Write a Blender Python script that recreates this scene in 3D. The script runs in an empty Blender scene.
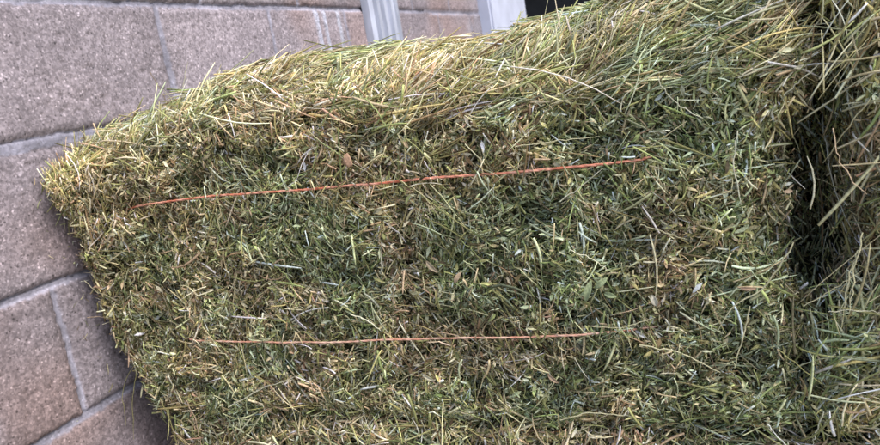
import bpy, math
import numpy as np
from mathutils import Matrix, Vector

rng = np.random.default_rng(7)
sc = bpy.context.scene
col = sc.collection

# ------------------------------------------------------------ small helpers
def lin(h):
    h = h.lstrip('#')
    c = np.array([int(h[i:i + 2], 16) / 255 for i in (0, 2, 4)])
    return np.where(c <= .04045, c / 12.92, ((c + .055) / 1.055) ** 2.4)

def sstep(a, b, x):
    t = np.clip((x - a) / (b - a), 0, 1)
    return t * t * (3 - 2 * t)

def hash3(i, j, k, seed):
    n = (i.astype(np.int64) * 374761393 + j.astype(np.int64) * 668265263 + k.astype(np.int64) * 2147483647 + seed * 1274126177)
    n = (n ^ (n >> 13)) * 1274126177
    n = n & 0x7fffffff
    n = (n ^ (n >> 16)) * 2246822519
    n = n & 0x7fffffff
    return (n % 100003) / 100003.0

def vnoise(P, scale, seed=0):
    """smooth value noise 0..1, scale in metres"""
    Q = P / scale
    I = np.floor(Q).astype(np.int64)
    F = Q - I
    F = F * F * (3 - 2 * F)
    out = 0
    for a in (0, 1):
        for b in (0, 1):
            for c in (0, 1):
                w = (F[:, 0] if a else 1 - F[:, 0]) * (F[:, 1] if b else 1 - F[:, 1]) * (F[:, 2] if c else 1 - F[:, 2])
                out = out + w * hash3(I[:, 0] + a, I[:, 1] + b, I[:, 2] + c, seed)
    return out

def fbm(P, scale, seed=0, octv=3):
    s = 0; t = 0; a = 1.0
    for o in range(octv):
        s = s + a * vnoise(P + 13.7 * o, scale / 2 ** o, seed + o * 17)
        t += a; a *= .5
    return s / t

def norm(v):
    return v / np.maximum(np.linalg.norm(v, axis=-1, keepdims=True), 1e-9)

def mesh_obj(name, V, F, mat, parent=None, colors=None, smooth=False):
    """F: (n,k) int array with one polygon size; colors: per-vertex rgb"""
    me = bpy.data.meshes.new(name)
    F = np.asarray(F, dtype=np.int32); V = np.asarray(V, dtype=np.float32)
    n, k = F.shape
    me.vertices.add(len(V)); me.vertices.foreach_set('co', V.ravel())
    me.loops.add(n * k); me.loops.foreach_set('vertex_index', F.ravel())
    me.polygons.add(n)
    me.polygons.foreach_set('loop_start', np.arange(0, n * k, k, dtype=np.int32))
    me.polygons.foreach_set('loop_total', np.full(n, k, dtype=np.int32))
    if smooth:
        me.polygons.foreach_set('use_smooth', np.ones(n, dtype=bool))
    me.update(calc_edges=True)
    me.validate()
    if colors is not None:
        at = me.color_attributes.new('Col', 'FLOAT_COLOR', 'POINT')
        c4 = np.ones((len(V), 4), dtype=np.float32); c4[:, :3] = colors
        at.data.foreach_set('color', c4.ravel())
    me.materials.append(mat)
    o = bpy.data.objects.new(name, me); col.objects.link(o)
    if parent is not None:
        o.parent = parent
        o.matrix_parent_inverse = Matrix.Translation(-parent.location)
    return o

def tag(o, label=None, cat=None, group=None, kind=None):
    if label: o['label'] = label
    if cat: o['category'] = cat
    if group: o['group'] = group
    if kind: o['kind'] = kind
    return o

def empty(name, loc):
    o = bpy.data.objects.new(name, None); o.location = loc; o.empty_display_size = .1
    col.objects.link(o)
    return o

class MB:
    """box / bevelled prism collector"""
    def __init__(s): s.v = []; s.f = []
    def box(s, x0, x1, y0, y1, z0, z1, b=0.0):
        # chamfered in plan (vertical edges), b metres
        if b <= 0:
            ring = [(x0, y0), (x1, y0), (x1, y1), (x0, y1)]
        else:
            ring = [(x0 + b, y0), (x1 - b, y0), (x1, y0 + b), (x1, y1 - b), (x1 - b, y1), (x0 + b, y1), (x0, y1 - b), (x0, y0 + b)]
        s.prism(ring, z0, z1)
    def prism(s, ring, z0, z1):
        n = len(ring); o = len(s.v)
        s.v += [(x, y, z0) for x, y in ring] + [(x, y, z1) for x, y in ring]
        s.f += [[o + i, o + (i + 1) % n, o + n + (i + 1) % n, o + n + i] for i in range(n)]
        s.f += [[o + n + i for i in range(n)], [o + i for i in reversed(range(n))]]
    def build(s, name, mat, parent=None):
        me = bpy.data.meshes.new(name); me.from_pydata(s.v, [], s.f); me.update()
        me.materials.append(mat)
        o = bpy.data.objects.new(name, me); col.objects.link(o)
        if parent is not None:
            o.parent = parent; o.matrix_parent_inverse = Matrix.Translation(-parent.location)
        return o

# ------------------------------------------------------------ materials
def new_mat(name):
    m = bpy.data.materials.new(name); m.use_nodes = True
    nt = m.node_tree; b = nt.nodes['Principled BSDF']
    return m, nt, b

def N(nt, t, **kw):
    n = nt.nodes.new(t)
    for k, v in kw.items(): setattr(n, k, v)
    return n

def hay_mat(name, rough=.6, trans=.25, gain=1.0, spec=.35):
    m, nt, b = new_mat(name)
    a = N(nt, 'ShaderNodeAttribute', attribute_name='Col')
    tc = N(nt, 'ShaderNodeTexCoord')
    no = N(nt, 'ShaderNodeTexNoise'); no.inputs['Scale'].default_value = 420; no.inputs['Detail'].default_value = 3
    mr = N(nt, 'ShaderNodeMapRange'); mr.inputs['From Min'].default_value = .3; mr.inputs['From Max'].default_value = .7
    mr.inputs['To Min'].default_value = .72 * gain; mr.inputs['To Max'].default_value = 1.22 * gain
    mx = N(nt, 'ShaderNodeVectorMath', operation='SCALE')
    nt.links.new(tc.outputs['Object'], no.inputs['Vector']); nt.links.new(no.outputs['Fac'], mr.inputs['Value'])
    nt.links.new(a.outputs['Color'], mx.inputs[0]); nt.links.new(mr.outputs['Result'], mx.inputs['Scale'])
    nt.links.new(mx.outputs['Vector'], b.inputs['Base Color'])
    b.inputs['Roughness'].default_value = rough; b.inputs['Specular IOR Level'].default_value = spec
    if trans > 0:
        tr = N(nt, 'ShaderNodeBsdfTranslucent'); ms = N(nt, 'ShaderNodeMixShader'); ms.inputs[0].default_value = trans
        nt.links.new(mx.outputs['Vector'], tr.inputs['Color'])
        nt.links.new(b.outputs[0], ms.inputs[1]); nt.links.new(tr.outputs[0], ms.inputs[2])
        nt.links.new(ms.outputs[0], nt.nodes['Material Output'].inputs['Surface'])
    return m

M_leaf = hay_mat('dried_leaf', .66, .22, 1.0, .1)
M_stem = hay_mat('dried_stem', .6, .12, 1.0, .1)
M_core = hay_mat('packed_hay', .9, 0, 1.0, .1)

def block_material():
    m, nt, b = new_mat('concrete_block')
    a = N(nt, 'ShaderNodeAttribute', attribute_name='Col')
    tc = N(nt, 'ShaderNodeTexCoord')
    # aggregate: pale chips, dark pits
    v1 = N(nt, 'ShaderNodeTexVoronoi'); v1.inputs['Scale'].default_value = 330; v1.inputs['Randomness'].default_value = 1
    n1 = N(nt, 'ShaderNodeTexNoise'); n1.inputs['Scale'].default_value = 120; n1.inputs['Detail'].default_value = 5; n1.inputs['Roughness'].default_value = .7
    n2 = N(nt, 'ShaderNodeTexNoise'); n2.inputs['Scale'].default_value = 14; n2.inputs['Detail'].default_value = 4
    for n in (v1, n1, n2): nt.links.new(tc.outputs['Object'], n.inputs['Vector'])
    sep = N(nt, 'ShaderNodeSeparateColor'); nt.links.new(v1.outputs['Color'], sep.inputs[0])
    r1 = N(nt, 'ShaderNodeMapRange'); r1.inputs['From Min'].default_value = 0; r1.inputs['From Max'].default_value = 1
    r1.inputs['To Min'].default_value = .70; r1.inputs['To Max'].default_value = 1.28
    nt.links.new(sep.outputs[0], r1.inputs['Value'])
    r2 = N(nt, 'ShaderNodeMapRange'); r2.inputs['From Min'].default_value = .33; r2.inputs['From Max'].default_value = .67
    r2.inputs['To Min'].default_value = .68; r2.inputs['To Max'].default_value = 1.28
    nt.links.new(n1.outputs['Fac'], r2.inputs['Value'])
    r3 = N(nt, 'ShaderNodeMapRange'); r3.inputs['From Min'].default_value = .3; r3.inputs['From Max'].default_value = .7
    r3.inputs['To Min'].default_value = .88; r3.inputs['To Max'].default_value = 1.1
    nt.links.new(n2.outputs['Fac'], r3.inputs['Value'])
    p1 = N(nt, 'ShaderNodeMath', operation='MULTIPLY'); nt.links.new(r1.outputs[0], p1.inputs[0]); nt.links.new(r2.outputs[0], p1.inputs[1])
    v2 = N(nt, 'ShaderNodeTexVoronoi'); v2.inputs['Scale'].default_value = 210; nt.links.new(tc.outputs['Object'], v2.inputs['Vector'])
    s2 = N(nt, 'ShaderNodeSeparateColor'); nt.links.new(v2.outputs['Color'], s2.inputs[0])
    def chip(src, lo_, val):
        g1 = N(nt, 'ShaderNodeMath', operation='GREATER_THAN'); g1.inputs[1].default_value = lo_; nt.links.new(src, g1.inputs[0])
        g2 = N(nt, 'ShaderNodeMapRange'); g2.inputs['From Min'].default_value = .42; g2.inputs['From Max'].default_value = .25; nt.links.new(v2.outputs['Distance'], g2.inputs['Value'])
        g3 = N(nt, 'ShaderNodeMath', operation='MULTIPLY'); nt.links.new(g1.outputs[0], g3.inputs[0]); nt.links.new(g2.outputs[0], g3.inputs[1])
        g4 = N(nt, 'ShaderNodeMath', operation='MULTIPLY_ADD'); g4.inputs[1].default_value = val; g4.inputs[2].default_value = 1; nt.links.new(g3.outputs[0], g4.inputs[0])
        return g4.outputs[0]
    for src, lo_, val in ((s2.outputs[0], .84, .75), (s2.outputs[1], .84, -.55)):
        q_ = N(nt, 'ShaderNodeMath', operation='MULTIPLY'); nt.links.new(p1.outputs[0], q_.inputs[0]); nt.links.new(chip(src, lo_, val), q_.inputs[1]); p1 = q_
    # alpha of Col carries "blockness": mortar gets much less speckle
    mixf = N(nt, 'ShaderNodeMix'); mixf.data_type = 'FLOAT'; mixf.inputs[2].default_value = 1.0
    nt.links.new(a.outputs['Alpha'], mixf.inputs[0]); nt.links.new(p1.outputs[0], mixf.inputs[3])
    p2 = N(nt, 'ShaderNodeMath', operation='MULTIPLY'); nt.links.new(mixf.outputs[0], p2.inputs[0]); nt.links.new(r3.outputs[0], p2.inputs[1])
    sc_ = N(nt, 'ShaderNodeVectorMath', operation='SCALE'); nt.links.new(a.outputs['Color'], sc_.inputs[0]); nt.links.new(p2.outputs[0], sc_.inputs['Scale'])
    nt.links.new(sc_.outputs[0], b.inputs['Base Color'])
    b.inputs['Roughness'].default_value = .88; b.inputs['Specular IOR Level'].default_value = .3
    bp = N(nt, 'ShaderNodeBump'); bp.inputs['Strength'].default_value = .5; bp.inputs['Distance'].default_value = .0016
    nt.links.new(n1.outputs['Fac'], bp.inputs['Height']); nt.links.new(bp.outputs[0], b.inputs['Normal'])
    return m
M_block = block_material()

def plain(name, c, rough=.5, metal=0, nscale=30, namp=.12, bump=0, stretch=(1, 1, 1)):
    m, nt, b = new_mat(name)
    tc = N(nt, 'ShaderNodeTexCoord'); mp = N(nt, 'ShaderNodeMapping'); mp.inputs['Scale'].default_value = stretch
    no = N(nt, 'ShaderNodeTexNoise'); no.inputs['Scale'].default_value = nscale; no.inputs['Detail'].default_value = 5
    mr = N(nt, 'ShaderNodeMapRange'); mr.inputs['From Min'].default_value = .3; mr.inputs['From Max'].default_value = .7
    mr.inputs['To Min'].default_value = 1 - namp; mr.inputs['To Max'].default_value = 1 + namp
    sc_ = N(nt, 'ShaderNodeVectorMath', operation='SCALE'); sc_.inputs[0].default_value = tuple(c)
    nt.links.new(tc.outputs['Object'], mp.inputs[0]); nt.links.new(mp.outputs[0], no.inputs['Vector']); nt.links.new(no.outputs['Fac'], mr.inputs['Value'])
    nt.links.new(mr.outputs[0], sc_.inputs['Scale']); nt.links.new(sc_.outputs[0], b.inputs['Base Color'])
    b.inputs['Roughness'].default_value = rough; b.inputs['Metallic'].default_value = metal
    if bump:
        bp = N(nt, 'ShaderNodeBump'); bp.inputs['Distance'].default_value = bump; bp.inputs['Strength'].default_value = .6
        nt.links.new(no.outputs['Fac'], bp.inputs['Height']); nt.links.new(bp.outputs[0], b.inputs['Normal'])
    return m
M_post = plain('painted_steel', (.40, .42, .50), .75, 0, 22, .32, .001, (1, 1, .35))
M_column = plain('pale_painted_panel', (.54, .57, .70), .6, 0, 9, .12)
M_dark = plain('dark_sheeting', (.045, .045, .052), .7, 0, 6, .25)
M_floor = plain('dusty_concrete', (.22, .20, .17), .9, 0, 9, .3, .003)

def twine_mat(name, c1, c2):
    m, nt, b = new_mat(name)
    a = N(nt, 'ShaderNodeTexCoord'); no = N(nt, 'ShaderNodeTexNoise'); no.inputs['Scale'].default_value = 55; no.inputs['Detail'].default_value = 4
    cr = N(nt, 'ShaderNodeValToRGB'); cr.color_ramp.elements[0].position = .38; cr.color_ramp.elements[1].position = .62
    cr.color_ramp.elements[0].color = (*c1, 1); cr.color_ramp.elements[1].color = (*c2, 1)
    nt.links.new(a.outputs['Object'], no.inputs['Vector']); nt.links.new(no.outputs['Fac'], cr.inputs[0]); nt.links.new(cr.outputs[0], b.inputs['Base Color'])
    b.inputs['Roughness'].default_value = .45; b.inputs['Specular IOR Level'].default_value = .5
    return m
M_tw1 = twine_mat('orange_twine', (.60, .17, .09), (.80, .40, .28))
M_tw2 = twine_mat('faded_twine', (.66, .30, .19), (.84, .56, .42))

# ------------------------------------------------------------ wall of concrete blocks (heightfield, real relief)
WX = -.905                      # wall plane
LB, HB = .3465, .2              # block pitch
ZJ = .85                        # a bed joint height (bed joints at ZJ + k*HB)
def wall_piece(name, y0, y1, z0, z1, step, parent, seed=3):
    ny = int((y1 - y0) / step) + 1; nz = int((z1 - z0) / step) + 1
    Y, Z = np.meshgrid(np.linspace(y0, y1, ny), np.linspace(z0, z1, nz), indexing='ij')
    y = Y.ravel(); z = Z.ravel()
    P = np.stack([np.zeros_like(y), y, z], 1)
    wob = (vnoise(P, .11, 5) - .5) * .004 + (vnoise(P, .02, 8) - .5) * .0022
    row = np.floor((z + wob - ZJ) / HB)
    rz = (z + wob - ZJ) - row * HB
    # rows with their joints where the photograph shows them
    off = np.where(np.mod(row, 2) == 0, 1.0435, 1.0435 + LB / 2)
    off = np.where(row == 1, 1.517, off)
    off = np.where((row == 0) & (y < .9), .60, off)
    u = (y + wob * 1.3 - off) / LB
    u = np.where((row == 0) & (y < 1.0435), u * .78 if False else (y + wob * 1.3 - 1.0435) / .44, u)
    bi = np.floor(u); ry = (u - bi) * np.where((row == 0) & (y < 1.0435), .44, LB)
    dz = np.minimum(rz, HB - rz); dy = np.minimum(ry, np.where((row == 0) & (y < 1.0435), .44, LB) - ry)
    # joint half widths; the bed joint at ZJ is buttered wide
    nearj = (np.abs(z - ZJ) < .05)
    jz = np.where(nearj, .0080, .0046); jy = np.full_like(y, .0042)
    jy = np.where((row == 0) & (y < 1.2), .0072 - .02 * np.clip(z - .95, -.1, .2), jy)
    d = np.minimum(dz - jz, dy - jy)
    d = d + (vnoise(P, .006, 21) - .5) * .003
    blk = sstep(-.0005, .0018, d)
    rnd = hash3(bi, row, bi * 0 + 2, 77); rnd2 = hash3(bi, row, bi * 0 + 5, 99)
    rough = (fbm(P, .03, 31, 2) - .5) * .0022 + (vnoise(P, .005, 55) - .5) * .0008
    pits = -sstep(.74, .9, vnoise(P, .008, 41)) * .0016
    bulge = -.003 * (1 - sstep(.0, .010, d))
    hb = (rnd - .5) * .003 + rough + pits + bulge
    hm = np.where(nearj, -.0020, -.0048) + np.where(nearj, .0003, -.0016 ) * (1 - sstep(.0, 1, (np.minimum(dz / jz, dy / jy)))) + (fbm(P, .014, 61, 3) - .5) * .0030 - sstep(.72, .85, vnoise(P, .007, 63)) * .0018
    x = WX + hb * blk + hm * (1 - blk)
    base = np.array([lin('#948a8f')]) * (0.74 + .36 * rnd2)[:, None]
    pink = sstep(.45, .75, fbm(P, .22, 71, 2) + (rnd - .5) * .3)[:, None]
    cb = base * (1 - pink * .55) + pink * .55 * lin('#9a827c')
    # lime bloom and light smears
    bloom = sstep(.62, .78, fbm(P, .16, 91, 4))[:, None]
    cb = cb * (1 - .35 * bloom) + .35 * bloom * lin('#a09ea8')
    cb = cb * (1 - .16 * (1 - sstep(.0, .03, d)))[:, None]
    cm = lin('#8f8c98') * (0.62 + .66 * fbm(P, .035, 101, 4))[:, None]
    c = cb * blk[:, None] + cm * (1 - blk)[:, None]
    # thin dark shrinkage line along the upper side of bed joints, pale lip on the lower
    lip = (sstep(.004, .0, np.abs(dz - jz)) * (rz > HB / 2))[:, None] * sstep(.35, .6, vnoise(P, .09, 111))[:, None]
    lip2 = (sstep(.0035, .0, np.abs(dy - jy)) * (ry < .1) * (dz > jz))[:, None] * sstep(.3, .6, vnoise(P, .12, 131))[:, None]  # highlight along one side of vertical joints, painted into the colour
    c = c * (1 + .45 * lip) * (1 + .5 * lip2)
    x = np.where((rz < HB / 2) & (np.abs(dz - jz) < .0016), x - .004, x)
    # two mortar dribbles scraped down the face of one block
    for ys, w in ((1.585, .013), (1.622, .010)):
        k = sstep(w, w * .4, np.abs(y - ys + (z - 1.0) * .02)) * ((z > .86) & (z < 1.045)) * (row == 0)
        x = x + k * .004; c = c * (1 - k[:, None]) + k[:, None] * lin('#b4b3c0')
    k = sstep(.012, .005, np.abs(y - 1.70)) * (row == 0)
    x = x - k * .003; c = c * (1 - k[:, None]) + k[:, None] * lin('#aaa9b4')
    I = np.arange(ny * nz).reshape(ny, nz)
    F = np.stack([I[:-1, :-1], I[1:, :-1], I[1:, 1:], I[:-1, 1:]], -1).reshape(-1, 4)
    o = mesh_obj(name, np.stack([x, y, z], 1), F, M_block, parent, c, smooth=True)
    al = np.ones((len(y), 4), dtype=np.float32); al[:, :3] = c; al[:, 3] = blk * .5 + .5
    o.data.color_attributes['Col'].data.foreach_set('color', al.ravel())
    return o

# ------------------------------------------------------------ hay
PAL = {k: lin(v) for k, v in dict(
    straw='#dcd4ab', pale='#ebe6c8', white='#f0eee2', green='#9fa96e', dgreen='#606846', sage='#b0b79c', grey='#c6c8b4',
    olive='#aca66f', brown='#8f7b5c', dbrown='#5d5040', tan='#d9bf9e', pink='#d8b49a').items()}
def pick(n, weights):
    names = list(weights); w = np.array([weights[k] for k in names], float); w /= w.sum()
    C = np.array([PAL[k] for k in names])
    i = rng.choice(len(names), n, p=w)
    c = C[i] * np.exp(rng.normal(-.02, .37, (n, 1))) * rng.normal(1, .025, (n, 3))
    c = (c * .83 + c.mean(1, keepdims=True) * .17) * np.array([1.09, 1.04, .90])
    return np.clip(c, .005, .9)

class Bale:
    def __init__(s, x0, x1, y0, y1, z0, z1, r, warp, seed):
        s.lo = np.array([x0, y0, z0]); s.hi = np.array([x1, y1, z1]); s.r = r; s.warp = warp; s.seed = seed
    def surf(s, P):
        q = np.clip(P, s.lo + s.r, s.hi - s.r)
        n = norm(P - q)
        S = q + n * s.r
        return S, n
    def disp(s, S):
        return (fbm(S, .07, s.seed, 3) - .5) * .026 + (vnoise(S, .022, s.seed + 9) - .5) * .014 + (vnoise(S, .011, s.seed + 19) - .5) * .010 - sstep(.60, .85, vnoise(S, .019, s.seed + 29)) * .015
    def place(s, S, n, depth):
        return s.warp(S + n * (s.disp(S) + depth)[:, None])
    def sample(s, face, cnt, sub=None):
        """random points on one face of the outer box. face: front/top/left/right/bottom"""
        lo, hi = s.lo, s.hi
        P = rng.uniform(lo, hi, (cnt, 3))
        if sub is not None:
            for a, (l, h) in sub.items(): P[:, a] = rng.uniform(l, h, cnt)
        ax, v = {'front': (1, lo[1]), 'back': (1, hi[1]), 'top': (2, hi[2]), 'left': (0, lo[0]), 'right': (0, hi[0]), 'bottom': (2, lo[2])}[face]
        P[:, ax] = v
        return s.surf(P)
    def core(s, mat, parent, step=.006, depth=-.016):
        V = []; F = []; o = 0
        lo, hi = s.lo, s.hi
        for ax in range(3):
            a, b = [(1, 2), (0, 2), (0, 1)][ax]
            na = max(2, int((hi[a] - lo[a]) / step)); nb = max(2, int((hi[b] - lo[b]) / step))
            for side in (0, 1):
                A, B = np.meshgrid(np.linspace(lo[a], hi[a], na), np.linspace(lo[b], hi[b], nb), indexing='ij')
                P = np.zeros((na * nb, 3)); P[:, a] = A.ravel(); P[:, b] = B.ravel(); P[:, ax] = (lo, hi)[side][ax]
                S, n = s.surf(P)
                V.append(s.warp(S + n * (s.disp(S) + depth + (vnoise(S, .007, s.seed + 3) - .5) * .008)[:, None]))
                I = np.arange(na * nb).reshape(na, nb) + o
                F.append(np.stack([I[:-1, :-1], I[1:, :-1], I[1:, 1:], I[:-1, 1:]], -1).reshape(-1, 4)); o += na * nb
        V = np.concatenate(V); F = np.concatenate(F)
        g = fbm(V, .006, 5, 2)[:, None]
        c = (PAL['dbrown'] * .45) * (1 - g) + (PAL['dgreen'] * .6) * g  # hay tones darkened, so gaps between the stems look shaded
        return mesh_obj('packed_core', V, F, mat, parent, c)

def frame(n, align, seed, S, tilt, hscale=.045, jit=.7):
    """direction field: coherent patches; returns in-surface dir u with out-of-plane tilt"""
    ref = np.tile(np.array([[.23, .11, .97]]), (len(n), 1))
    t1 = norm(np.cross(n, ref)); t2 = np.cross(n, t1)
    ang = (vnoise(S, hscale, seed) * 2 - .5) * math.pi
    a = ang + rng.normal(0, jit, len(n))
    if align is not None:
        d = np.array(align, float)[None]
        a0 = np.arctan2((t2 * d).sum(1), (t1 * d).sum(1)) + (vnoise(S, .06, seed + 3) - .5) * 1.3
        a = a0 + rng.normal(0, jit, len(n))
    u = t1 * np.cos(a)[:, None] + t2 * np.sin(a)[:, None]
    u = norm(u + n * rng.normal(0, tilt, len(n))[:, None])
    return u

def leaves(C, n, L, W, colr, tilt=.5, seed=1):
    """folded ovate leaflets: 6 verts / 4 tris"""
    k = len(C)
    u = frame(n, None, seed, C, tilt, jit=1.3)
    side = norm(np.cross(u, norm(n + rng.normal(0, .75, (k, 3)))))
    up = np.cross(side, u)
    L = L[:, None]; W = W[:, None]
    fold = rng.uniform(.1, .9, (k, 1)); curl = rng.normal(0, .25, (k, 1))
    V = np.stack([
        C - u * L * .5,
        C + side * W * .5 - u * L * .1 + up * W * fold * .5,
        C - u * L * .02 + up * L * curl * .3,
        C - side * W * .5 - u * L * .1 + up * W * fold * .5,
        C + side * W * .32 + u * L * .28 + up * (W * fold * .35 + L * curl * .1),
        C + u * L * .5 - up * L * curl * .5,
        C - side * W * .32 + u * L * .28 + up * (W * fold * .35 + L * curl * .1)], 1)
    T = np.array([[0, 1, 2], [0, 2, 3], [2, 1, 4], [2, 6, 3], [2, 4, 5], [2, 5, 6]])
    F = (np.arange(k)[:, None, None] * 7 + T[None]).reshape(-1, 3)
    col_ = np.repeat(colr[:, None, :], 7, 1)
    col_[:, 2] *= 1.12; col_[:, 5] *= .9
    return V.reshape(-1, 3), F, col_.reshape(-1, 3)

def tubes(PTS, Rr, colr, sides=4, taper=True, flat=None):
    """PTS (k,m,3) polylines -> tubes"""
    k, m, _ = PTS.shape
    T = np.gradient(PTS, axis=1); T = norm(T)
    ref = norm(rng.normal(0, 1, (k, 1, 3)))
    a = norm(np.cross(T, ref)); b = np.cross(T, a)
    tp = np.ones(m)
    if taper: tp = np.interp(np.linspace(0, 1, m), [0, .06, .8, 1], [.75, 1, .85, .35])
    R_ = Rr[:, None, None] * tp[None, :, None]
    fl = np.ones((k, 1, 1)) if flat is None else flat[:, None, None]
    rings = []
    for i in range(sides):
        t = 2 * math.pi * i / sides
        rings.append(PTS + a * R_ * math.cos(t) + b * R_ * fl * math.sin(t))
    V = np.stack(rings, 2)                     # k,m,s,3
    idx = np.arange(k * m * sides).reshape(k, m, sides)
    q0 = idx[:, :-1, :]; q1 = idx[:, 1:, :]
    F = np.stack([q0, np.roll(q0, -1, 2), np.roll(q1, -1, 2), q1], -1).reshape(-1, 4)
    capa = idx[:, 0, ::-1].reshape(-1, sides); capb = idx[:, -1, :].reshape(-1, sides)
    if sides == 4: F = np.concatenate([F, capa, capb])
    c = np.repeat(colr[:, None, :], m * sides, 1).reshape(k, m, sides, 3)
    c[:, 0] *= 1.25; c[:, -1] *= 1.15
    return V.reshape(-1, 3), F, c.reshape(-1, 3)

def stems(C, n, L, Rr, colr, align=None, tilt=.2, jit=.7, seed=2, m=5, bend=.055, flatp=.6, hscale=.045):
    k = len(C)
    u = frame(n, align, seed, C, tilt, jit=jit, hscale=hscale)
    w = norm(np.cross(u, n + rng.normal(0, .3, (k, 3)))); v = np.cross(w, u)
    t = np.linspace(-.5, .5, m)
    b1 = rng.normal(0, bend, (k, 1, 1)); b2 = rng.normal(0, bend * .6, (k, 1, 1)); kink = rng.normal(0, bend * .5, (k, 1, 1))
    tt = t[None, :, None]; LL = L[:, None, None]
    P = C[:, None, :] + u[:, None, :] * tt * LL + w[:, None, :] * LL * (b1 * (tt * tt * 4 - .5) + kink * np.abs(tt * 2 - .2)) + v[:, None, :] * LL * b2 * (tt * tt * 4 - .5)
    flat = np.where(rng.random(k) < flatp, rng.uniform(.15, .4, k), 1.0)
    return tubes(P, Rr * np.where(flat < 1, 1.5, 1), colr, 4, True, flat)

def cat(parts):
    V = []; F = []; C = []; o = 0
    for v, f, c in parts:
        V.append(v); F.append(f + o); C.append(c); o += len(v)
    return np.concatenate(V), np.concatenate(F), np.concatenate(C)
W_FRONT = dict(green=16, dgreen=20, sage=15, grey=8, olive=17, brown=10, dbrown=9, tan=10, straw=18, pale=10, pink=2)
W_STEM = dict(straw=24, pale=10, green=17, olive=18, sage=8, tan=10, brown=8, dgreen=6, white=2, pink=2)
W_SIDE = dict(straw=28, pale=16, green=12, olive=20, sage=8, tan=10, white=2, brown=4)
W_TOP = dict(straw=22, pale=15, green=18, olive=20, sage=15, tan=4, white=1, brown=5, pink=1)

def patch_color(C, c, seed):
    """whole patches of the bale run greener or browner, as flakes do"""
    g = sstep(.35, .65, vnoise(C, .075, seed) * .6 + vnoise(C, .02, seed + 8) * .4)[:, None]; b = sstep(.3, .7, vnoise(C, .03, seed + 5))[:, None]
    return c * (1 + (g - .5) * np.array([-.19, .0, -.05])) * (.80 + .40 * b)

def dress(bale, parent, spec, seed):
    LV = []; ST = []
    for s in spec:
        face, sub = s['face'], s.get('sub')
        if s.get('leaf'):
            k = s['leaf']; S, n = bale.sample(face, k, sub)
            dep = rng.uniform(-.019, .003, k) + rng.exponential(.0016, k)
            C = bale.place(S, n, dep)
            L = rng.lognormal(math.log(s.get('ll', .0086)), .45, k); L = np.minimum(L, .0155); W = np.minimum(L * rng.uniform(.1, .40, k), .0046)
            LV.append(leaves(C, n, L, W, patch_color(C, pick(k, s.get('wl', W_FRONT)), seed), .55, seed + 1))
        for (k, l0, sg, r, lift, tilt, jit, al, wt) in s.get('stems', ()):
            S, n = bale.sample(face, k, sub)
            dep = rng.uniform(-.013, .001, k) + rng.exponential(lift, k)
            C = bale.place(S, n, dep)
            L = np.minimum(rng.lognormal(math.log(l0), sg, k), .16); R_ = np.minimum(1.28 * r * rng.lognormal(0, .35, k), .00115)
            ST.append(stems(C, n, L, R_, patch_color(C, pick(k, wt), seed), al, tilt, jit, seed + 2))
    if seed == 100:
        for z0, xa, xb, k in ((.744, -.73, -.09, 70), (.549, -.71, -.12, 34)):      # bits lying across the twine
            S = np.stack([rng.uniform(xa, xb, k), np.full(k, .7325), z0 + rng.normal(0, .005, k)], 1)
            ST.append(stems(S, np.tile([[0., -1, 0]], (k, 1)), rng.lognormal(math.log(.015), .4, k), np.full(k, .00065), patch_color(S, pick(k, W_STEM), seed), None, .12, 1.2, 77))
        k = 36; z = rng.uniform(.42, .80, k); y = .742 - rng.exponential(.012, k) + .01
        C = np.stack([np.full(k, WX + .0035), y, z], 1); n = np.tile([[1., 0, 0]], (k, 1))
        ST.append(stems(C, n, np.minimum(rng.lognormal(math.log(.008), .5, k), .03), np.full(k, .0004), pick(k, W_STEM), None, .15, 1.5, 5))
    if seed == 300:                                       # loose stalks hanging across the gap
        for k, za, zb, l0, r in ((9, .56, .82, .055, .0006), (50, .53, .60, .03, .0005), (60, .80, .90, .035, .0006)):
            S = np.stack([rng.uniform(.072, .118, k), rng.uniform(.70, .78, k), rng.uniform(za, zb, k)], 1)
            ST.append(stems(S, np.tile([[0., -1, 0]], (k, 1)), rng.lognormal(math.log(l0), .35, k), r * rng.lognormal(0, .3, k), pick(k, W_SIDE), (.5, 0, .85), (.25), .8, 79, m=5, bend=.04))
    v, f, c = cat(LV); mesh_obj('leaf_litter', v, f, M_leaf, parent, c)
    v, f, c = cat(ST); mesh_obj('stem_layer', v, f, M_stem, parent, c)

# ---- main bale
def warp_main(P):
    P = P.copy(); x, y, z = P[:, 0].copy(), P[:, 1].copy(), P[:, 2].copy()
    t = np.clip((z - .80) / .105, 0, 1.3)
    P[:, 1] += .085 * t ** 1.6 * sstep(1.05, .74, y)           # brow of the bale leans back
    left = 1 - sstep(-.87, -.60, x)
    P[:, 2] -= .050 * left * sstep(.75, .90, z)                 # the top droops towards the wall
    P[:, 2] -= .022 * np.exp(-((x + .30) / .13) ** 2) * sstep(.8, .9, z)
    P[:, 2] += .018 * sstep(-.14, -.02, x) * sstep(.8, .9, z)
    low = sstep(.62, .40, z)
    P[:, 1] -= .044 * np.exp(-((x + .88) / .06) ** 2 - ((z - .81) / .085) ** 2)   # tuft at the upper corner
    P[:, 0] += .050 * low * (1 - sstep(-.87, -.6, x))          # lower corner pulled in
    right = sstep(-.08, .07, x)
    rag = (vnoise(P * np.array([.6, 1, 1]), .05, 401) - .5) * .030 + (vnoise(P, .02, 403) - .5) * .014
    P[:, 0] += right * rag
    P[:, 0] += right * (.036 * sstep(.72, .80, z) + .028 * sstep(.60, .53, z))
    return P
B1 = Bale(-.893, .042, .742, 1.15, .425, .899, .042, warp_main, 11)
bale1 = empty('hay_bale', (-.4, .95, .425))
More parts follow.
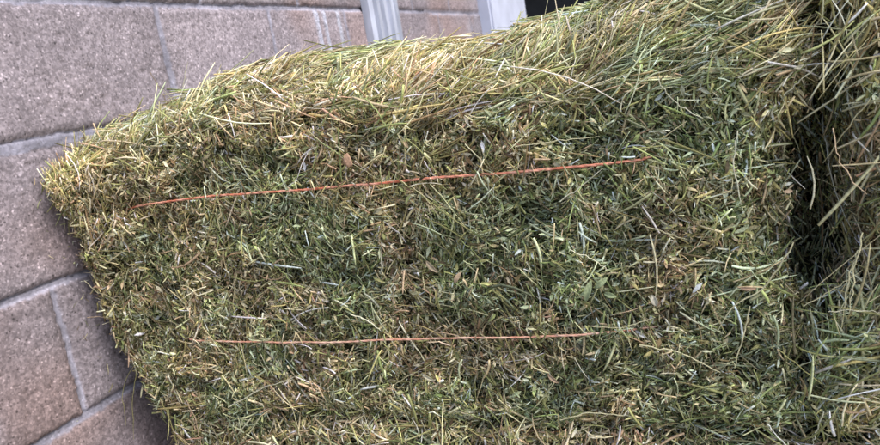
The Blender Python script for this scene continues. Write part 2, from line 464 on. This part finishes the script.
tag(bale1, 'large green alfalfa hay bale bound with two orange twines, its end against the block wall', 'hay bale', 'stacked hay bales')
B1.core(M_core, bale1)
D = 1.0
AL_T = (.92, .32, .20)
spec1 = [
    dict(face='front', leaf=46000, ll=.0040),          # crumbled leaf filling the surface
    dict(face='front', sub={2: (.805, .899), 0: (-.36, .05)}, leaf=1500, wl=W_TOP, stems=[
        (2200, .045, .4, .00058, .003, .10, .36, AL_T, W_TOP), (420, .095, .25, .0007, .004, .06, .28, AL_T, W_TOP)]),
    dict(face='front', leaf=int(44000 * D), stems=[
        (int(26000 * D), .012, .4, .00056, .002, .5, .8, None, W_STEM),
        (int(6500 * D), .026, .4, .00062, .0026, .25, .5, None, W_STEM),
        (int(900 * D), .050, .35, .0007, .003, .12, .55, None, W_STEM)]),
    dict(face='top', leaf=int(13000 * D), wl=W_TOP, stems=[
        (int(9000 * D), .014, .4, .0006, .0018, .35, .8, None, W_TOP),
        (int(12500 * D), .040, .4, .00058, .0022, .09, .30, AL_T, W_TOP),
        (int(3000 * D), .080, .35, .0007, .003, .05, .26, AL_T, W_TOP)]),
    dict(face='front', sub={2: (.835, .899)}, leaf=int(5000 * D), wl=W_TOP, stems=[
        (int(3600 * D), .034, .4, .00056, .003, .16, .38, AL_T, W_TOP),
        (int(800 * D), .070, .35, .0007, .0035, .09, .34, AL_T, W_TOP)]),
    dict(face='left', sub={1: (.742, .95)}, leaf=int(9000 * D), stems=[(int(2500 * D), .016, .4, .0006, .002, .6, .9, None, W_STEM), (500, .035, .35, .0008, .004, .5, .8, None, W_STEM)]),
    dict(face='right', sub={1: (.742, .93)}, leaf=int(7000 * D), stems=[(int(2500 * D), .016, .4, .0006, .003, .6, .9, None, W_STEM), (350, .035, .35, .0008, .006, .5, .8, None, W_STEM)]),
    dict(face='bottom', sub={1: (.742, .80)}, leaf=4500, stems=[(2600, .02, .4, .0006, .004, .5, .9, None, W_STEM), (500, .045, .35, .0007, .006, .3, .9, None, W_STEM)]),
]
dress(B1, bale1, spec1, 100)

# ---- lower bale
def warp_low(P):
    P = P.copy()
    P[:, 0] += 0
    return P
B2 = Bale(-.80, .36, 0.742, 1.15, .012, .430, .022, warp_low, 37)
bale2 = empty('hay_bale', (-.2, .95, 0))
tag(bale2, 'lower hay bale under the twine-bound bale, cut off by the bottom of the picture', 'hay bale', 'stacked hay bales')
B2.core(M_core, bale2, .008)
dress(B2, bale2, [
    dict(face='front', sub={2: (.30, .430), 0: (-.80, .20)}, leaf=15000, stems=[
        (4500, .012, .4, .00055, .002, .5, 1.0, None, W_STEM), (3000, .03, .4, .0007, .003, .25, .8, None, W_STEM), (450, .06, .3, .0009, .006, .15, .8, None, W_STEM)]),
    dict(face='front', sub={2: (.02, .30)}, leaf=9000, stems=[(3000, .03, .4, .0007, .003, .25, .8, None, W_STEM)]),
    dict(face='top', sub={1: (.748, .80)}, leaf=3500, stems=[(1500, .02, .4, .0006, .002, .3, .9, None, W_STEM)]),
    dict(face='left', leaf=3000, stems=[(1200, .02, .4, .0006, .003, .5, .9, None, W_STEM)]),
], 200)

# ---- neighbour bale on the right
def warp_right(P):
    P = P.copy(); z = P[:, 2].copy(); x = P[:, 0].copy(); y = P[:, 1].copy()
    k = 1 - sstep(.11, .30, x)
    P[:, 0] -= k * .062 * sstep(.62, .52, z)
    P[:, 0] -= k * .062 * sstep(.83, .92, z)
    P[:, 0] -= k * .06 * sstep(.84, 1.0, y)          # squeezed against its neighbour further in
    t = np.clip((z - .84) / .10, 0, 1.3)
    P[:, 1] += .07 * t ** 1.6 * sstep(1.05, .72, y)
    return P
B3 = Bale(.116, .80, .722, 1.15, .425, .955, .045, warp_right, 53)
bale3 = empty('hay_bale', (.45, .95, .425))
tag(bale3, 'shaggy hay bale at the right edge, beyond the dark gap, with long loose stalks', 'hay bale', 'stacked hay bales')
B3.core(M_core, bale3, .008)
dress(B3, bale3, [
    dict(face='front', sub={0: (.108, .30)}, leaf=9000, wl=W_SIDE, stems=[
        (2500, .014, .4, .0006, .003, .5, 1.0, None, W_SIDE), (2400, .034, .4, .00075, .004, .25, .6, (.45, 0, .9), W_SIDE), (520, .07, .3, .0010, .008, .2, .5, (.45, 0, .9), W_TOP)]),
    dict(face='left', sub={1: (.722, 1.0)}, leaf=9000, wl=W_SIDE, stems=[
        (2500, .014, .4, .0006, .003, .5, 1.0, None, W_SIDE), (1600, .034, .4, .00075, .004, .3, .9, None, W_SIDE), (200, .06, .3, .0010, .008, .3, .5, (.45, 0, .9), W_TOP)]),
    dict(face='top', sub={0: (.108, .34)}, leaf=6000, wl=W_TOP, stems=[
        (3000, .03, .4, .0007, .004, .25, .7, AL_T, W_TOP), (500, .07, .3, .0009, .005, .12, .5, AL_T, W_TOP)]),
    dict(face='front', sub={0: (.30, .80)}, leaf=7000, stems=[(3000, .03, .4, .0008, .004, .25, .8, None, W_SIDE)]),
], 300)

# ---- twine: a closed loop round the bale, sunk in at the ends
def twine(name, pts, mat, r, x0, x1, z, label):
    y0, y1 = .742, 1.15
    fr = np.array(pts)
    loop = [tuple(p) for p in fr]
    loop += [(fr[-1][0] + .03, y0 + .016, z), (x1 - .06, y0 + .030, z), (x1 - .034, y0 + .06, z), (x1 - .034, y1 - .05, z), (x1 - .05, y1 - .012, z),
             (x0 + .05, y1 - .012, z), (x0 + .012, y1 - .05, z), (x0 + .012, y0 + .05, z), (x0 + .03, y0 + .016, z), (fr[0][0] - .05, y0 + .012, z)]
    A = np.array(loop + [loop[0]])
    d = np.r_[0, np.cumsum(np.linalg.norm(np.diff(A, axis=0), axis=1))]
    m = int(d[-1] / .0016); s = np.linspace(0, d[-1], m)
    C = np.stack([np.interp(s, d, A[:, i]) for i in range(3)], 1)
    Q = np.stack([s, s * 0, s * 0], 1)
    C[:, 1] += (vnoise(Q, .03, 7) - .5) * .003; C[:, 2] += (vnoise(Q, .05, 9) - .5) * .0016
    V = []; F = []
    T = norm(np.gradient(C, axis=0)); up = np.tile([[0, 0, 1.0]], (m, 1)); b = norm(np.cross(T, up)); a = np.cross(b, T)
    # two plies twisted round each other
    tw = s / .024 * 2 * math.pi; sides = 6; off = 0
    for ply in (0, 1):
        cc = C + (a * np.cos(tw + ply * math.pi)[:, None] + b * np.sin(tw + ply * math.pi)[:, None]) * r * .30
        ring = np.stack([cc + (a * math.cos(t) + b * math.sin(t)) * r * .74 for t in np.linspace(0, 2 * math.pi, sides, endpoint=False)], 1)
        V.append(ring.reshape(-1, 3)); I = np.arange(m * sides).reshape(m, sides) + off; off += m * sides
        F.append(np.stack([I[:-1], np.roll(I[:-1], -1, 1), np.roll(I[1:], -1, 1), I[1:]], -1).reshape(-1, 4))
    o = mesh_obj(name, np.concatenate(V), np.concatenate(F), mat, bale1, smooth=True)
    if label: o['label'] = label
TY = .7345
def fr_depth(P, y=None):
    """set strand depth so it rides on the hay surface"""
    P = np.array(P, float)
    S = P.copy(); S[:, 1] = .742
    return P
twine('twine', [(-.729, TY + .003, .747), (-.66, TY, .7485), (-.594, TY, .749), (-.447, TY, .744), (-.304, TY, .742), (-.178, TY, .738), (-.12, TY, .7375), (-.085, TY + .004, .738)], M_tw1, .0015, -.872, .068, .742,
      'upper orange twine, thicker and brighter than the lower one')
twine('twine', [(-.711, TY + .004, .548), (-.64, TY + .001, .5465), (-.492, TY - .001, .546), (-.338, TY - .001, .549), (-.238, TY - .001, .549), (-.17, TY - .001, .5505), (-.135, TY + .001, .552), (-.118, TY + .004, .5525)], M_tw2, .00135, -.872, .068, .549,
      'lower twine, thinner and faded to pinkish tan')

# ---- single stalks that stand out
STRAY = [
 ('pale',1.2,[(-0.098,0.725,0.79),(-0.095,0.725,0.803),(-0.084,0.725,0.811),(-0.074,0.725,0.818),(-0.057,0.725,0.823),(-0.033,0.725,0.825)]),
 ('pale',1.0,[(-0.059,0.725,0.819),(-0.056,0.725,0.805),(-0.046,0.725,0.791),(-0.023,0.725,0.774)]),
 ('straw',0.9,[(-0.21,0.728,0.767),(-0.162,0.728,0.768),(-0.121,0.728,0.768)]),
 ('green',1.3,[(-0.192,0.728,0.84),(-0.179,0.728,0.827),(-0.168,0.728,0.81)]),
 ('pale',0.9,[(-0.031,0.8,0.843),(0.026,0.79,0.843),(0.076,0.77,0.84),(0.131,0.76,0.848)]),
 ('straw',1.1,[(0.096,0.76,0.839),(0.109,0.76,0.824),(0.127,0.76,0.812)]),
 ('straw',1.2,[(0.111,0.69,0.779),(0.096,0.7,0.756),(0.077,0.73,0.719)]),
 ('tan',1.1,[(0.084,0.71,0.753),(0.087,0.71,0.726),(0.095,0.71,0.707),(0.108,0.71,0.691)]),
 ('straw',1.2,[(0.048,0.722,0.647),(0.031,0.722,0.618),(0.016,0.722,0.597),(-0.009,0.722,0.588),(-0.026,0.722,0.558)]),
 ('straw',1.3,[(0.006,0.725,0.583),(-0.002,0.725,0.552),(-0.013,0.725,0.516)]),
 ('green',1.1,[(-0.091,0.727,0.508),(-0.074,0.727,0.52),(-0.052,0.727,0.543)]),
 ('straw',1.1,[(0.098,0.7,0.643),(0.089,0.7,0.615),(0.085,0.7,0.588)]),
 ('straw',1.1,[(0.102,0.7,0.659),(0.096,0.7,0.632),(0.089,0.7,0.584)]),
 ('pale',1.0,[(0.072,0.705,0.583),(0.09,0.705,0.584),(0.115,0.705,0.581)]),
 ('straw',1.2,[(0.052,0.705,0.589),(0.075,0.705,0.604),(0.101,0.705,0.622)]),
 ('olive',1.2,[(0.029,0.728,0.535),(0.052,0.728,0.511),(0.073,0.728,0.494)]),
 ('white',1.1,[(0.014,0.725,0.454),(0.021,0.725,0.443),(0.033,0.725,0.426)]),
 ('pale',1.0,[(0.066,0.728,0.468),(0.06,0.728,0.45),(0.054,0.728,0.43)]),
 ('green',1.3,[(-0.55,0.729,0.66),(-0.526,0.729,0.633),(-0.524,0.729,0.599)]),
 ('pale',1.3,[(-0.449,0.728,0.585),(-0.428,0.728,0.577),(-0.411,0.728,0.562)]),
 ('straw',1.0,[(-0.58,0.726,0.484),(-0.564,0.726,0.459),(-0.563,0.726,0.399)]),
 ('green',1.1,[(-0.264,0.728,0.517),(-0.248,0.728,0.534),(-0.233,0.728,0.549)]),
 ('green',1.1,[(-0.288,0.728,0.67),(-0.273,0.728,0.654),(-0.263,0.728,0.634)]),
 ('pale',1.0,[(-0.166,0.728,0.651),(-0.146,0.728,0.641),(-0.127,0.728,0.625)]),
 ('green',1.2,[(-0.958,0.76,0.833),(-0.943,0.75,0.808),(-0.93,0.745,0.779)]),
 ('green',1.2,[(-0.951,0.76,0.825),(-0.924,0.75,0.81),(-0.906,0.745,0.792)]),
 ('brown',1.2,[(-0.805,0.88,0.927),(-0.797,0.88,0.907),(-0.784,0.88,0.869)]),
 ('pale',1.0,[(-0.771,0.9,0.89),(-0.762,0.9,0.907),(-0.747,0.9,0.932)]),
 ('green',1.6,[(-0.45,0.728,0.805),(-0.434,0.728,0.793),(-0.415,0.728,0.778)]),
 ('green',1.4,[(-0.446,0.728,0.799),(-0.453,0.728,0.782),(-0.465,0.728,0.759)]),
 ('green',1.4,[(-0.416,0.729,0.813),(-0.422,0.729,0.776),(-0.425,0.729,0.747)]),
 ('green',1.3,[(-0.406,0.729,0.857),(-0.419,0.729,0.836),(-0.443,0.729,0.814)]),
 ('green',1.5,[(-0.377,0.735,0.841),(-0.365,0.735,0.824),(-0.355,0.735,0.8)]),
 ('green',1.4,[(-0.342,0.735,0.837),(-0.355,0.735,0.823),(-0.377,0.735,0.805)]),
 ('straw',0.9,[(-0.454,0.728,0.813),(-0.415,0.728,0.775),(-0.37,0.728,0.745)]),
 ('green',1.3,[(-0.249,0.73,0.841),(-0.25,0.73,0.824),(-0.253,0.73,0.814)]),
 ('green',1.6,[(-0.274,0.73,0.857),(-0.274,0.73,0.836),(-0.268,0.73,0.812)]),
 ('straw',0.9,[(-0.091,0.728,0.673),(-0.068,0.728,0.663),(-0.046,0.728,0.654)]),
 ('straw',0.9,[(-0.157,0.728,0.564),(-0.124,0.728,0.56),(-0.086,0.728,0.572)]),
 ('olive',1.0,[(-0.803,0.735,0.523),(-0.849,0.735,0.501),(-0.872,0.735,0.468),(-0.883,0.735,0.412)]),
 ('olive',1.0,[(-0.833,0.735,0.501),(-0.856,0.735,0.455),(-0.875,0.735,0.387)]),
 ('olive',1.1,[(-0.8,0.735,0.46),(-0.791,0.735,0.416),(-0.792,0.735,0.375)]),
 ('tan',1.0,[(-0.752,0.735,0.458),(-0.743,0.735,0.426),(-0.746,0.735,0.377)]),
 ('tan',0.9,[(-0.909,0.74,0.586),(-0.883,0.74,0.588),(-0.858,0.74,0.581)]),
 ('straw',0.9,[(-0.885,0.735,0.646),(-0.868,0.735,0.627),(-0.83,0.735,0.614)]),
 ('pale',0.9,[(-0.722,0.77,0.75),(-0.664,0.77,0.77),(-0.605,0.77,0.802)]),
 ('straw',0.9,[(-0.349,0.728,0.745),(-0.322,0.728,0.724),(-0.308,0.728,0.697)]),
 ('pale',0.9,[(-0.17,0.728,0.704),(-0.136,0.728,0.724),(-0.122,0.728,0.735)]),
 ('green',1.3,[(0.007,0.75,0.789),(0.023,0.75,0.801),(0.048,0.75,0.814)]),
 ('pale',1.4,[(0.049,0.74,0.784),(0.063,0.74,0.796),(0.081,0.74,0.809)]),
 ('green',1.2,[(0.037,0.74,0.789),(0.055,0.74,0.799),(0.074,0.74,0.813)]),
 ('pale',1.1,[(-0.411,0.93,0.896),(-0.377,0.9,0.918)]),
 ('pale',1.0,[(0.007,0.727,0.758),(0.001,0.727,0.726),(0.005,0.727,0.686)]),
 ('green',1.2,[(-0.054,0.728,0.484),(-0.061,0.728,0.454),(-0.07,0.728,0.423)]),
 ('straw',1.0,[(-0.203,0.728,0.449),(-0.167,0.728,0.461),(-0.113,0.728,0.455)]),
 ('straw',1.0,[(-0.105,0.728,0.541),(-0.065,0.728,0.533),(-0.027,0.728,0.51)]),
 ('green',1.0,[(-0.634,0.728,0.61),(-0.593,0.728,0.583),(-0.54,0.728,0.576)]),
 ('straw',1.0,[(-0.43,0.728,0.476),(-0.383,0.728,0.504),(-0.34,0.728,0.521)]),
 ('pale',1.1,[(-0.673,0.728,0.451),(-0.608,0.728,0.482),(-0.543,0.728,0.501)]),
 ('green',1.2,[(-0.314,0.728,0.719),(-0.298,0.728,0.701),(-0.292,0.728,0.679)]),
 ('straw',1.1,[(-0.174,0.82,0.82),(-0.126,0.82,0.846),(-0.071,0.82,0.863)]),
 ('green',1.1,[(-0.245,0.83,0.841),(-0.206,0.83,0.861),(-0.169,0.83,0.874)]),
 ('pale',1.1,[(-0.097,0.8,0.837),(-0.055,0.8,0.853),(-0.001,0.8,0.859)]),
 ('pale',1.1,[(-0.482,0.85,0.875),(-0.422,0.85,0.875),(-0.365,0.85,0.874)]),]
def smooth_line(P, m=14):
    P = np.array(P, float)
    d = np.r_[0, np.cumsum(np.linalg.norm(np.diff(P, axis=0), axis=1))]; d /= d[-1]
    t = np.linspace(0, 1, m)
    # Lagrange-free smoothing: interpolate then relax
    C = np.stack([np.interp(t, d, P[:, i]) for i in range(3)], 1)
    for _ in range(2): C[1:-1] = C[1:-1] * .5 + (C[:-2] + C[2:]) * .25
    C[1:-1] += rng.normal(0, .0006, C[1:-1].shape)
    return C
for cname, r, pts in STRAY:
    C = smooth_line(pts)[None]
    parent = bale1
    if pts[0][0] > .088 or pts[-1][0] > .115: parent = bale3
    if pts[len(pts) // 2][2] < .41: parent = bale2
    v, f, c = tubes(C, np.array([r * .00070]), np.array([PAL[cname]]) * rng.uniform(.8, 1.0), 6, True, np.array([.55]))
    mesh_obj('stray_stalk', v, f, M_stem, parent, c, smooth=True)

# ---- small marked bits: pale leaf pair, pink floret, tan chip
def leaf_blade(name, c, ang, L, W, colr, nrm=(0, -1, .25), cup=.25, parent=bale1):
    n = norm(np.array([nrm], float))[0]
    t1 = norm(np.cross(n, np.array([0, 0, 1.]))[None])[0]; t2 = np.cross(t1, n)
    u = t1 * math.cos(ang) + t2 * math.sin(ang); s = np.cross(n, u)
    V = []; m = 9
    for i in range(m):
        t = i / (m - 1); w = W * .5 * math.sin(math.pi * min(1, t * .94 + .03)) ** (.25 if name == 'dry_chip' else .8)
        for k in (-1, -.5, 0, .5, 1):
            V.append(np.array(c) + u * (t - .5) * L + s * w * k + n * (abs(k) * w * cup - (t - .5) ** 2 * L * .5))
    F = [[i * 5 + j, i * 5 + j + 1, (i + 1) * 5 + j + 1, (i + 1) * 5 + j] for i in range(m - 1) for j in range(4)]
    o = mesh_obj(name, V, F, M_leaf, parent, np.tile(colr, (m * 5, 1)), smooth=True)
    md = o.modifiers.new('thick', 'SOLIDIFY'); md.thickness = .0003
    return o
lg = lin('#a3ad84')
for c, a, L, W in (((-.153, .729, .603), 1.9, .024, .008), ((-.138, .728, .612), 2.5, .018, .007), ((-.130, .729, .598), .3, .014, .006)):
    leaf_blade('pale_leaf', c, a, L, W, lg, cup=.7)
leaf_blade('dry_chip', (-.411, .727, .775), 1.2, .016, .010, lin('#c7a184'), cup=.05)
for c, a, L, W, k in (((-.330, .729, .64), .8, .020, .006, '#b7a58a'), ((-.30, .729, .625), 2.2, .016, .006, '#c2a98c'), ((-.205, .729, .50), .7, .016, .005, '#b49a80'),
                      ((-.36, .729, .50), .5, .020, .005, '#c8bfa2'), ((-.085, .729, .59), 1.3, .012, .007, '#c9c2ae'), ((.005, .729, .60), .1, .016, .004, '#c4a488')):
    leaf_blade('dry_leaf', c, a, L, W, lin(k), cup=.8)

# ------------------------------------------------------------ wall, posts, back, floor
wroot = empty('block_wall', (WX, 1.6, 0))
tag(wroot, 'rough mauve-grey concrete block wall behind the hay bales', 'wall')
wall_piece('block_face', .30, 2.3, .30, 1.40, .0028, wroot)
w2 = wall_piece('block_face', 2.3, 3.44, .60, 1.40, .008, wroot)
b = MB(); b.box(WX - .2, WX - .02, .0, 3.44, 0, 1.38); b.build('block_backing', M_block, wroot)

pr = empty('ribbed_post', (WX + .03, 1.93, 0))
tag(pr, 'pale ribbed metal post standing against the block wall', 'post')
ring = [(WX + .001, 1.835)]
yy = 1.835; 
prof = [(0, .02), (.012, .028), (.014, .016), (.030, .016), (.034, .030), (.052, .030), (.056, .016), (.075, .016), (.079, .030), (.098, .030), (.102, .016), (.122, .016), (.126, .030), (.146, .030), (.150, .018), (.168, .018), (.172, .026), (.186, .026), (.190, .001)]
ring = [(WX + .001, 1.835)] + [(WX + .002 + dx, 1.837 + dy) for dy, dx in prof]
m = MB(); m.prism(ring[::-1], 0, 1.5); m.build('ribbed_channel', M_post, pr)
m = MB(); m.box(WX - .02, WX + .06, 1.80, 2.07, -.0, .012); m.build('foot_plate', M_post, pr)

cr_ = empty('door_jamb', (WX, 3.2, 0))
tag(cr_, 'smooth pale lilac panel standing at the far end of the block wall', 'panel')
m = MB(); m.box(WX - .03, WX + .045, 2.90, 3.50, 0, 1.9, .004); m.build('panel_face', M_column, cr_)
m = MB(); m.box(WX + .045, WX + .052, 2.905, 2.93, 0, 1.9); m.build('edge_trim', M_column, cr_)

d = MB(); d.box(-3.3, 6.0, 6.6, 6.7, 0, 2.49); dk = d.build('back_wall', M_dark)
tag(dk, 'dark sheeting wall in deep shade behind the hay', 'wall')
rf = empty('shade_roof', (0, 4.4, 2.5))  # out-of-view roof with end sheet, added to throw shade on the far end
tag(rf, 'unseen dark sheet roof added to shade the far end behind the hay', 'roof')
m = MB(); m.box(-3.4, 3.4, 3.75, 6.9, 2.5, 2.56); m.build('roof_sheet', M_dark, rf)
m = MB(); m.box(-3.4, 3.4, 3.67, 3.75, 2.42, 2.58); m.build('fascia', M_dark, rf)
m = MB(); m.box(-3.3, -3.2, 3.8, 6.6, 0, 2.5); m.build('end_sheet', M_dark, rf)
g = MB(); g.box(-30, 30, -30, 30, -.1, 0); fl = g.build('floor', M_floor); tag(fl, 'dusty concrete floor', None, None, 'structure')

# ------------------------------------------------------------ light
w = bpy.data.worlds.new('World'); sc.world = w; w.use_nodes = True
nt = w.node_tree; bg = nt.nodes['Background']
sky = N(nt, 'ShaderNodeTexSky', sky_type='NISHITA'); sky.sun_disc = False
SUN_EL, SUN_AZ = math.radians(54), math.radians(104)     # azimuth clockwise from +Y
sky.dust_density = 2.5; sky.ozone_density = .8
sky.sun_elevation = SUN_EL; sky.sun_rotation = SUN_AZ
nt.links.new(sky.outputs[0], bg.inputs[0]); bg.inputs[1].default_value = .15
L = bpy.data.lights.new('sun', 'SUN'); L.energy = 1.7; L.angle = math.radians(40); L.color = (1, .98, .95)
lo = bpy.data.objects.new('sun', L); col.objects.link(lo)
dv = Vector((math.sin(SUN_AZ) * math.cos(SUN_EL), math.cos(SUN_AZ) * math.cos(SUN_EL), math.sin(SUN_EL)))
lo.rotation_euler = (-dv).to_track_quat('-Z', 'Y').to_euler(); lo.location = dv * 5

# ------------------------------------------------------------ camera
R = Matrix(((0.92104032, 0.35383644, -0.16274058), (-0.07295226, -0.25371909, -0.96452299), (-0.38257377, 0.90023686, -0.20787235)))
cam = bpy.data.cameras.new('camera'); co = bpy.data.objects.new('camera', cam); col.objects.link(co)
right, down, fwd = Vector(R[0]), Vector(R[1]), Vector(R[2])
m4 = Matrix((right, -down, -fwd)).transposed().to_4x4(); m4.translation = Vector((0, 0, .86))
co.matrix_world = m4
cam.sensor_width = 36; cam.sensor_fit = 'HORIZONTAL'; cam.lens = 714.6268 / 880 * 36
cam.clip_start = .02; cam.clip_end = 200
cam.dof.use_dof = True; cam.dof.focus_distance = .83; cam.dof.aperture_fstop = 11
sc.camera = co
sc.view_settings.view_transform = 'Standard'; sc.view_settings.look = 'None'; sc.view_settings.exposure = .86; sc.view_settings.gamma = 1
